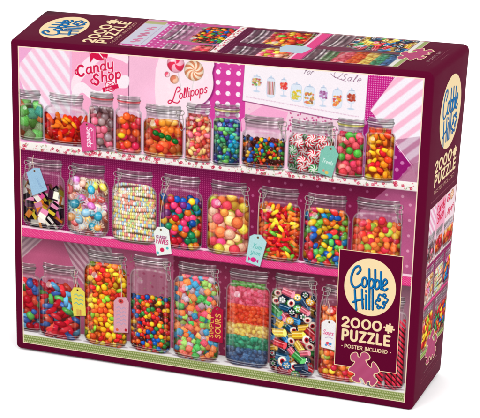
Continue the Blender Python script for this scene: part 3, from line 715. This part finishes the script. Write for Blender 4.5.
    # cream keyline
    for a in ((PX0,PY0,PX1,PY0+.85),(PX0,PY1-.85,PX1,PY1),(PX0,PY0,PX0+.85,PY1),(PX1-.85,PY0,PX1,PY1)): cv.rect(*a, srgb(250,228,196), 1, 0)
    return cv

# ================================================================ BADGE / LOGO
def logo(cv, cx, cy, rx, ry, own_disc, own_script, ang=0, cream=CREAM):
    cv.ell(cx, cy, rx, ry, cream, 1, own=own_disc, thr=.05)
    BL, ND = srgb(10,106,172), srgb(12,40,84)
    def T(pts, sm=True, closed=False):
        P = np.array([((x-194)/146*rx+cx, ((y-(x-194)*.133)-210)/160*ry+cy) for x, y in pts])
        return smooth(P, 6, closed) if sm else P
    S = [T([(118,132),(134,112),(126,90),(104,98),(86,140),(88,184),(106,208),(130,200),(148,182)]),
         T([(148,182),(150,160),(162,154),(174,172),(172,196),(160,206),(149,196),(148,178)]),
         T([(183,106),(186,150),(188,204)]), T([(187,176),(196,162),(208,168),(213,190),(206,208),(194,212),(188,202)]),
         T([(217,112),(220,160),(222,212)]), T([(221,182),(230,168),(242,176),(246,198),(239,214),(228,218),(222,210)]),
         T([(250,124),(252,176),(255,218)]), T([(258,204),(276,194),(286,178),(276,164),(264,180),(262,208),(274,226),(290,216)]),
         T([(108,222),(112,262),(122,334)]), T([(102,290),(128,280),(158,274)]), T([(148,220),(152,270),(158,326)]),
         T([(172,252),(174,290),(177,328)]), T([(171,228),(172,232)]), T([(190,216),(192,270),(195,330)]), T([(208,218),(211,270),(214,332)])]
    s = rx/21.1
    pz = jig(0, 0, 1, math.radians(25), (1,-1,1,-1))
    q = np.stack([cx+(262-194)/146*rx+pz[:,0]*rx*.178, cy+((287-9)-210)/160*ry+pz[:,1]*ry*.178], 1)
    for off, wd, c in ((.22*s, 1.95*s, ND), (0, 1.42*s, BL)):
        for P in S: cv.stroke(P+np.array([off, off]), wd, c, 1, own_script)
        cv.stroke(q+np.array([off*.7, off*.7]), wd*.8, c, 1, own_script, closed=True)
    for P in S: cv.stroke(P-np.array([.2*s, .1*s]), .3*s, srgb(70,160,210), .6)

def count_text(cv, x0, x1, yt, h1, ypt, h2, own, x2=None, bold=1.0, gap=0):
    wd = h1*.25*bold; w2 = h2*.235*bold
    tw = (x1-x0)*.765
    text(cv, '2000', x0+wd/2, yt+h1-wd*.1, h1, wd, CREAM, 0, 0, tr=h1*.28, width=tw-wd, own=own, thr=.05)
    cx = x0+(x1-x0)*.893; a = (x1-x0)*.066
    cv.poly(jig(cx, yt+h1*.56, a, .14, (1,1,1,1)), CREAM, own=own, thr=.05)
    text(cv, 'PUZZLE', x0+w2/2+.4, ypt+h2-w2*.3, h2*.92, w2, CREAM, 0, 0, tr=h2*.26, width=(x2 or x1)-x0-w2-.8, own=own, thr=.05)

def badge():
    x0, y0, x1, y1 = 289.2, 149.4, 341.3, 251.3
    cv = Canvas(x0, y0, x1, y1, 6.0, MAROON, 0)
    cv.new('brand_panel', 'maroon badge with cream border low on the front')
    for a in ((x0,y0,x1,y0+.65),(x0,y1-.65,x1,y1),(x0,y0,x0+.65,y1),(x1-.65,y0,x1,y1)): cv.rect(*a, CREAM)
    od = cv.new('logo_disc'); osc = cv.new('logo_script')
    ol = cv.new('count_lettering'); op = cv.new('small_lettering')
    logo(cv, 315.8, 179.3, 21.1, 24.7, od, osc)
    count_text(cv, 293.7, 337.9, 208.0, 8.0, 219.0, 9.2, ol, 335.4)
    text(cv, 'POSTER INCLUDED', 297.4, 234.6, 2.9, .6, CREAM, 0, 0, width=35.4, own=op)
    cv.ell(295.2, 233.3, .45, .45, CREAM, own=op); cv.ell(335.4, 233.3, .45, .45, CREAM, own=op)
    return cv
def emblem(P):
    P = np.asarray(P); cv = Canvas(P[:,0].min()-2, P[:,1].min()-2, P[:,0].max()+2, P[:,1].max()+2, 6.0, CREAM, -1)
    cv.new('puzzle_piece_emblem')
    S = smooth(P, 4, True)
    cv.poly(S, PIECE, own=0, thr=.02, edge=.62, ec=CREAM)
    sl, d = cv.polyd(S); X = cv.xs[None, sl[1]]; Y = cv.ys[sl[0], None]
    cv.put(sl, cv.cov(d)*.22*vnoise(X*1.3+Y, .3, 4), srgb(215,110,150))
    return cv

# ================================================================ SIDE PANEL (u = depth, v = down)
def fine_lines(cv, x0, x1, y0, n, pitch, own, c=srgb(200,130,140), h=1.2, lens=None):
    for k in range(n):
        L = (lens[k] if lens else rng.uniform(.55, 1))*(x1-x0); x = x0+((x1-x0)-L)/2; y = y0+k*pitch
        while x < x0+((x1-x0)+L)/2:
            w = rng.uniform(.5, 1.1); cv.rect(x, y-h/2, x+w, y+h/2*rng.uniform(.4,1), c, .75, own); x += w+rng.uniform(.35,.8)
def crop(cv, keep, x0, y0, x1, y1):
    out = (cv.xs[None, :] < x0) | (cv.xs[None, :] > x1) | (cv.ys[:, None] < y0) | (cv.ys[:, None] > y1)
    cv.rgb[out] = keep[0][out]; cv.own[out] = keep[1][out]
def side_panel():
    cv = Canvas(5, 6, D-2.5, H-4, 3.6, MAROON, -1)
    cv.new('side_lettering')
    ol = cv.new('logo_oval'); osc = cv.new('logo_script')
    logo(cv, 40.5, 43.6, 21.2, 29.6, ol, osc)
    oc = 0
    count_text(cv, 15.6, 62.5, 77.2, 8.6, 88.2, 9.2, oc, 62.5)
    text(cv, 'POSTER INCLUDED', 17.5, 103.4, 3.0, .55, srgb(220,170,150), 0, 0, width=43, own=oc)
    fine_lines(cv, 13, 65, 108.6, 1, 3, oc, srgb(190,120,130), 1.6, [1])
    p = cv.new('side_picture', 'narrow picture of candy jars on three shelves')
    x0, x1, y0, y1 = 12.0, 68.2, 114, 242.5
    cv.rect(x0, y0, x1, y1, srgb(240,196,212), 1, p)
    stripes(cv, [(x0,y0),(x0+14,y0),(x0+14,140),(x0,140)], srgb(240,170,200), srgb(246,225,235), 4.5, -.7, .5)
    cv.rect(27,y0,46,138, srgb(246,170,196), 1); cv.rect(48,y0,x1,140, srgb(248,222,230), 1)
    text(cv, 'Candy', 27.6, 125, 7, 1.1, srgb(214,26,74), -12, .2, tr=.5, sx=.9); text(cv, 'Shop', 30, 133, 7, 1.1, srgb(214,26,74), -12, .2, tr=.5, sx=.9)
    text(cv, 'Lollipops', 48.5, 135, 5, .6, srgb(214,26,74), -12, .2, tr=.3, width=18)
    swirl(cv, 60, 119, 4.2, srgb(222,140,100), srgb(252,226,200), 6); swirl(cv, 52.5, 119, 3.6, srgb(228,50,84), srgb(248,176,196), 3)
    dotgrid(cv, [(x0,160),(x1,160),(x1,198),(x0,198)], srgb(140,30,86), srgb(190,70,130), 1.8, .4)
    cv.rect(x0, 198, x1, 238, srgb(140,70,95))
    shelf_floral(cv, p, x0, x1, 158.4, 162.2, .8); shelf_dots(cv, p, x0, x1, 195.5, 199.5)
    cv.rect(x0, 234, x1, 238, srgb(235,228,225)); cv.rect(x0, 238, x1, y1, srgb(134,158,74))
    for x in np.arange(x0, x1, 2): cv.ell(x, 240, .8, .8, srgb(200,206,140), .8)
    keep = (cv.rgb.copy(), cv.own.copy())
    kw = dict(lidh=6.5, sc=.65, name='printed_jar')
    T = (.8,.74,.78)
    for lab, l, r, t, f, b, kd, pl, sz in (
        ('jar of grey balls on the side picture',10,27,136,144,159,'ball','grey_ball',4.6),('jar of red balls on the side picture',28,45,137,146,159.4,'ball','red_ball',5.0),
        ('wide jar of orange gummies on the side picture',46,72,139,146,159.8,'blob','orange_gummy',5.4),
        ('jar of wrapped toffees on the side picture',9,31,165,172,196,'wrapped','pastel',6.4),('jar of bead necklaces on the side picture',32,54,165.5,173,196.4,'bead','bead',3.0),
        ('jar of gumballs on the side picture',55,78,166.5,175,196.6,'ball','gumball',5.0),
        ('jar of buttons on the side picture',9,37,201,208,236.5,'disc','button',5.2),('jar of chocolate buttons on the side picture',39,74,201.5,213,237,'ball','mm',4.2)):
        jar(cv, lab, l, r, l+1, r-1, t, f, b, kd, pl, sz, tint=T, **kw)
    crop(cv, keep, x0, y0, x1, y1)
    for a in ((x0-.6,y0-.6,x1+.6,y0),(x0-.6,y1,x1+.6,y1+.6),(x0-.6,y0,x0,y1),(x1,y0,x1+.6,y1)): cv.rect(*a, srgb(240,200,190), .9, p)
    fl = cv.new('fine_print')
    fine_lines(cv, 16, 62, 259.5, 1, 3, fl, srgb(225,180,180), 1.3, [.7]); fine_lines(cv, 12, 64, 263.2, 2, 3.1, fl, srgb(190,120,130), 1.0)
    fine_lines(cv, 20, 56, 272.8, 2, 2.8, fl, srgb(180,100,115), .9)
    return cv

# ================================================================ TOP PANEL (u = depth, v = along the box from the left)
def top_panel():
    cv = Canvas(5.4, 6, D-2.2, W-5, 3.4, MAROON, -1)
    cv.new('top_lettering')
    ol = cv.new('logo_oval'); osc = cv.new('logo_script')
    logo(cv, 36.6, 33.0, 26.0, 19.8, ol, osc)
    count_text(cv, 7.2, 64.5, 62.2, 9.2, 73.6, 9.6, 0, 62)
    text(cv, 'POSTER INCLUDED', 10, 88.4, 2.8, .55, srgb(225,175,155), 0, 0, width=50, own=0)
    fine_lines(cv, 7, 62, 91.4, 1, 3, 0, srgb(190,120,130), 1.0, [1])
    p = cv.new('top_picture', 'long picture of candy jars turned towards the left end')
    x0, x1, y0, y1 = 6.8, 70.0, 94.3, 325
    cv.rect(x0, y0, x1, y1, srgb(206,90,150), 1, p)
    dotgrid(cv, [(x0,y0),(x1,y0),(x1,140),(x0,140)], srgb(204,80,150), srgb(240,200,225), 5.5, 1.0)
    cv.rect(11, y0, 62, 116, srgb(206,204,218)); cv.rect(62, y0, x1, 112, srgb(215,150,185)); cv.rect(60.5, 94.3, 67, 112, srgb(170,185,100), .7)
    for j, (w_, cc) in enumerate(((14,(215,110,150)),(17,(200,100,135)),(15,(215,120,150)))):
        for q in range(4): cv.ell(17+j*14+q*2.6, 103+(q % 2)*3, 1.8, 2.4, srgb(*cc), .8)
    fine_lines(cv, 14, 58, 111.5, 1, 3, p, srgb(150,120,150), .8, [1])
    cv.rect(x0, 179, x1, 241, srgb(92,26,58)); dotgrid(cv, [(x0,179),(x1,179),(x1,241),(x0,241)], srgb(96,26,60), srgb(140,60,100), 3, .4)
    cv.rect(x0, 249, x1, 322, srgb(120,60,80))
    keep = (cv.rgb.copy(), cv.own.copy())
    kw = dict(sc=1.5, lidh=22)
    jar(cv, 'jar of dark small sweets on the top picture', 25, 66, 26, 64, 121, 146, 175, 'lentil', 'choc', 3.6, tint=(.75,.72,.72), **kw)
    jar(cv, 'jar at the front edge of the top picture', -8, 23, -8, 21, 132, 158, 175, 'blob', 'pink_green', 5, tint=(.75,.72,.72), **kw)
    for (x, y) in hexpts(31, 151, 62, 172, 4.0, .2): sweet(cv, x, y, 2.1, 2.1, 0, PAL['mm'][rng.integers(7)], np.ones(cv.own.shape, np.float32), 1, .5)
    jar(cv, 'jar of orange and green sweets on the top picture', 31, 69.5, 33, 67, 187, 204, 239, 'bean', 'bean_hot', 5.4, tint=(.7,.62,.62), **kw)
    jar(cv, 'jar of pink drops on the top picture', -2, 29, 0, 27, 188, 212, 240, 'drop', 'drops', 6, tint=(.7,.62,.62), **kw)
    shelf_floral(cv, p, x0, x1, 173.2, 178.8); shelf_dots(cv, p, x0, x1, 240.5, 248.5)
    L = [(262,275,[(90,140,80),(120,160,90)]),(272,286,[(215,70,90),(235,110,120)]),(284,296,[(230,80,50),(240,110,50)]),(294,304,[(235,200,90),(245,215,120)]),(303,312,[(70,150,110),(90,165,120)]),(311,321,[(60,95,140),(80,115,160)])]
    jar(cv, 'rainbow layered jar on the top picture', -4, 36, -2, 34, 250, 262, 321, 'bean', 'peach', 4, tint=(.7,.66,.64), layers=L, **kw)
    jar(cv, 'jar of cut rock candy on the top picture', 38, 78, 40, 76, 250, 270, 320, 'rock', 'rock', 6.4, tint=(.66,.6,.6), **kw)
    cv.rect(x0, 318, x1, 321.5, srgb(232,228,220)); cv.rect(x0, 321.5, x1, y1, srgb(160,172,110))
    t_ = cv.new('printed_tag', 'pale blue tag lying over the top picture')
    cv.poly([(20,226),(30,222),(37,225),(37,241),(33,247),(20,244)], srgb(188,206,220), own=t_)
    crop(cv, keep, x0, y0, x1, y1)
    for a in ((x0-.5,y0-.6,x1+.5,y0),(x0-.5,y1,x1+.5,y1+.6),(x0-.6,y0,x0,y1),(x1,y0,x1+.6,y1)): cv.rect(*a, srgb(240,200,190), .9, p)
    fl = cv.new('fine_print')
    text(cv, 'POSTER INCLUDED'[:6], 24, 343, 2.4, .45, srgb(225,180,180), 0, 0, width=26, own=fl)
    fine_lines(cv, 14, 58, 345.6, 1, 3, fl, srgb(190,120,130), .9, [1]); fine_lines(cv, 30, 44, 349.6, 1, 3, fl, srgb(200,140,145), .9, [1])
    return cv

# ================================================================ materials
def ink_material(name, rough, gain, spec):
    m = bpy.data.materials.new(name); m.use_nodes = True; nt = m.node_tree; b = nt.nodes['Principled BSDF']
    at = nt.nodes.new('ShaderNodeAttribute'); at.attribute_name = 'ink'
    mx = nt.nodes.new('ShaderNodeMix'); mx.data_type = 'RGBA'; mx.blend_type = 'MULTIPLY'; mx.inputs[0].default_value = 1
    nt.links.new(at.outputs['Color'], mx.inputs[6]); mx.inputs[7].default_value = (gain, gain, gain, 1)
    # faint mottling of coated card stock
    tc = nt.nodes.new('ShaderNodeTexCoord')
    n = nt.nodes.new('ShaderNodeTexNoise'); n.inputs['Scale'].default_value = 60; n.inputs['Detail'].default_value = 3
    nt.links.new(tc.outputs['Object'], n.inputs['Vector'])
    mr = nt.nodes.new('ShaderNodeMapRange'); mr.inputs[3].default_value = rough-.05; mr.inputs[4].default_value = rough+.06
    nt.links.new(n.outputs['Fac'], mr.inputs[0]); nt.links.new(mr.outputs[0], b.inputs['Roughness'])
    n2 = nt.nodes.new('ShaderNodeTexNoise'); n2.inputs['Scale'].default_value = 900; n2.inputs['Detail'].default_value = 2
    nt.links.new(tc.outputs['Object'], n2.inputs['Vector'])
    bp = nt.nodes.new('ShaderNodeBump'); bp.inputs['Strength'].default_value = .05; bp.inputs['Distance'].default_value = .0002
    nt.links.new(n2.outputs['Fac'], bp.inputs['Height']); nt.links.new(bp.outputs[0], b.inputs['Normal'])
    nt.links.new(mx.outputs[2], b.inputs['Base Color']); b.inputs['Specular IOR Level'].default_value = .5; b.inputs['IOR'].default_value = spec
    return m
GAIN = 0.60
M_INK = ink_material('printed_card', .48, GAIN, 1.045)
M_CARD = ink_material('laminated_maroon_card', .45, GAIN, 1.055)

def link(name, me, parent, mat, label=None):
    o = bpy.data.objects.new(name, me); col.objects.link(o); o.parent = parent
    me.materials.clear(); me.materials.append(mat)
    if label: o['label'] = label
    return o
def set_ink(me, rgb):
    ca = me.color_attributes.new('ink', 'BYTE_COLOR', 'POINT')
    a = np.ones((len(rgb), 4), np.float32); a[:, :3] = np.clip(rgb, 0, 1)
    ca.data.foreach_set('color_srgb', a.ravel())
def grid_mesh(name, cv, k, to3d):
    own = cv.own[:-1, :-1]
    if k == 'any': sel = own >= 0
    else: sel = own == k
    ii, jj = np.nonzero(sel)
    if len(ii) < 4: return None
    ny, nx = cv.own.shape
    q = np.stack([ii*nx+jj, (ii+1)*nx+jj, (ii+1)*nx+jj+1, ii*nx+jj+1], 1)
    vid, inv = np.unique(q.ravel(), return_inverse=True)
    yy, xx = np.divmod(vid, nx)
    P = slack(to3d(cv.xs[xx], cv.ys[yy])).astype(np.float32)
    me = bpy.data.meshes.new(name); nf = len(ii)
    me.vertices.add(len(vid)); me.vertices.foreach_set('co', P.ravel())
    me.loops.add(nf*4); me.loops.foreach_set('vertex_index', inv.ravel().astype(np.int32))
    me.polygons.add(nf); me.polygons.foreach_set('loop_start', np.arange(nf, dtype=np.int32)*4)
    me.update(calc_edges=True)
    set_ink(me, cv.rgb.reshape(-1, 3)[vid])
    return me
def lay(cv, box, to3d, tops, child_of):
    """tops: owner ids that hang straight on the box; the others become sub-parts of child_of"""
    made = {}
    order = sorted(range(len(cv.names)), key=lambda k: (k not in tops))
    for k in order:
        nm, lab = cv.names[k]
        me = grid_mesh(nm, cv, k, to3d)
        if me is None: continue
        par = box if k in tops else made[child_of(k)]
        made[k] = link(nm, me, par, M_INK, lab)
    return made

# ================================================================ the box
box = bpy.data.objects.new('puzzle_box', None); col.objects.link(box)
box.location = (0, 0, LIFT/1000)
box['label'] = 'maroon jigsaw puzzle box standing upright on white, front printed with shelves of candy jars'
box['category'] = 'puzzle box'

bm = bmesh.new(); bmesh.ops.create_cube(bm, size=1)
for v in bm.verts: v.co = Vector(((v.co.x+.5)*W, (v.co.y+.5)*D, (v.co.z+.5)*H))
tmp = bpy.data.meshes.new('tmp'); bm.to_mesh(tmp); bm.free()
to = bpy.data.objects.new('tmp', tmp); col.objects.link(to)
rad = {('z',0,0):2.2, ('z',1,0):3.0, ('z',1,1):4.2, ('z',0,1):19.0, ('x',0,0):1.8, ('x',0,1):2.4, ('x',1,0):2.2, ('x',1,1):2.2,
       ('y',0,1):2.4, ('y',1,1):5.8, ('y',0,0):5.2, ('y',1,0):3.6}
bw = tmp.attributes.new('bevel_weight_edge', 'FLOAT', 'EDGE')
for e in tmp.edges:
    a, b = tmp.vertices[e.vertices[0]].co, tmp.vertices[e.vertices[1]].co
    f = lambda i, n: int(a[i] > n/2)
    if abs(a.z-b.z) > 1: k = ('z', f(0,W), f(1,D))
    elif abs(a.x-b.x) > 1: k = ('x', f(1,D), f(2,H))
    else: k = ('y', f(0,W), f(2,H))
    bw.data[e.index].value = rad[k]/10
md = to.modifiers.new('b', 'BEVEL'); md.limit_method = 'WEIGHT'; md.width = 10; md.segments = 6; md.use_clamp_overlap = False
dg = bpy.context.evaluated_depsgraph_get()
me = bpy.data.meshes.new_from_object(to.evaluated_get(dg))
bpy.data.objects.remove(to); bpy.data.meshes.remove(tmp)
bm = bmesh.new(); bm.from_mesh(me)
for ax, L, n in ((0, W, 10), (1, D, 4), (2, H, 9)):
    for k in range(1, n):
        no = [0,0,0]; no[ax] = 1; co = [0,0,0]; co[ax] = L*k/n
        bmesh.ops.bisect_plane(bm, geom=bm.verts[:]+bm.edges[:]+bm.faces[:], plane_co=co, plane_no=no)
for f in bm.faces: f.smooth = True
bm.to_mesh(me); bm.free(); me.name = 'carton'
n = len(me.vertices); P = np.empty(n*3); me.vertices.foreach_get('co', P); P = slack(P.reshape(-1, 3))
me.vertices.foreach_set('co', P.ravel()); me.update()
for a in list(me.attributes):
    if a.name.startswith('bevel'): me.attributes.remove(a)
set_ink(me, np.tile(MAROON, (n, 1)))
link('carton', me, box, M_CARD)

front = lambda off: (lambda x, y: np.stack([x, np.full_like(x, -off), H-y], 1))
side = lambda off: (lambda u, v: np.stack([np.full_like(u, W+off), u, H-v], 1))
top = lambda off: (lambda u, v: np.stack([v, u, np.full_like(u, H+off)], 1))
def flat(m, tops, par): return lambda k: par

cvf = front_picture()
lay(cvf, box, front(.10), {0}, lambda k: 0)
cvb = badge()
lay(cvb, box, front(.22), {0}, lambda k: 0)
e = emblem(PIECE_PTS+np.array([314.3,251.0])); lay(e, box, front(.34), {0}, lambda k: 0)

cvs = side_panel()
nm = {v[0]: k for k, v in enumerate(cvs.names) if v[0] != 'printed_jar'}
tops = {0, nm['logo_oval'], nm['side_picture'], nm['fine_print']}
lay(cvs, box, side(.10), tops, lambda k: nm['logo_oval'] if cvs.names[k][0] == 'logo_script' else nm['side_picture'])
pp = PIECE_PTS*np.array([1.18, .98])+np.array([38, 242.5]); lay(emblem(pp), box, side(.22), {0}, lambda k: 0)

cvt = top_panel()
nmt = {v[0]: k for k, v in enumerate(cvt.names) if v[0] not in ('printed_jar', 'printed_tag')}
tops = {0, nmt['logo_oval'], nmt['top_picture'], nmt['fine_print']}
lay(cvt, box, top(.10), tops, lambda k: nmt['logo_oval'] if cvt.names[k][0] == 'logo_script' else nmt['top_picture'])
pp = PIECE_PTS*np.array([1.2, .74])+np.array([38.5, 326.5]); lay(emblem(pp), box, top(.22), {0}, lambda k: 0)

# ================================================================ surface, light, camera
bm = bmesh.new(); bmesh.ops.create_grid(bm, x_segments=2, y_segments=2, size=30)
fm = bpy.data.meshes.new('floor'); bm.to_mesh(fm); bm.free()
mf = bpy.data.materials.new('white_sweep'); mf.use_nodes = True; b = mf.node_tree.nodes['Principled BSDF']
b.inputs['Roughness'].default_value = .9; b.inputs['Specular IOR Level'].default_value = .1
nz = mf.node_tree.nodes.new('ShaderNodeTexNoise'); nz.inputs['Scale'].default_value = 4
rp = mf.node_tree.nodes.new('ShaderNodeValToRGB'); rp.color_ramp.elements[0].color = (.90,.90,.90,1); rp.color_ramp.elements[1].color = (.93,.93,.93,1)
mf.node_tree.links.new(nz.outputs['Fac'], rp.inputs[0]); mf.node_tree.links.new(rp.outputs[0], b.inputs['Base Color'])
fo = bpy.data.objects.new('floor', fm); col.objects.link(fo); fm.materials.append(mf); fo['kind'] = 'structure'

wd = bpy.data.worlds.new('World'); scene.world = wd; wd.use_nodes = True
bg = wd.node_tree.nodes['Background']; bg.inputs[0].default_value = (1,1,1,1); bg.inputs[1].default_value = 1.25
def lamp(name, loc, size, power, aim=(0,0,.14)):
    L = bpy.data.lights.new(name, 'AREA'); L.shape = 'RECTANGLE'; L.size = size; L.size_y = size; L.energy = power
    o = bpy.data.objects.new(name, L); col.objects.link(o); o.location = loc
    o.rotation_euler = (Vector(aim)-Vector(loc)).to_track_quat('-Z', 'Y').to_euler(); return o
lamp('softbox_key', (-1.0, -2.0, 2.3), 1.8, 32)
lamp('softbox_fill', (2.0, -1.2, 2.2), 1.8, 36)

cd = bpy.data.cameras.new('camera'); co = bpy.data.objects.new('camera', cd); col.objects.link(co)
cd.sensor_fit = 'HORIZONTAL'; cd.sensor_width = 36; cd.lens = 187.73929; cd.shift_x = 1.5339348; cd.shift_y = 1.2215323
cd.clip_start = .05; cd.clip_end = 200
Rm = Matrix.Rotation(.71930, 3, 'Z') @ Matrix.Rotation(.97450, 3, 'X') @ Matrix.Rotation(-.16680, 3, 'Z')
T = Vector((955.7072-178.0, -1883.9533-36.8, 1001.1723+LIFT))/1000
co.matrix_world = Matrix.Translation(T) @ Rm.to_4x4()
scene.camera = co
vs = scene.view_settings; vs.view_transform = 'Standard'; vs.look = 'None'; vs.gamma = 1; vs.exposure = 0
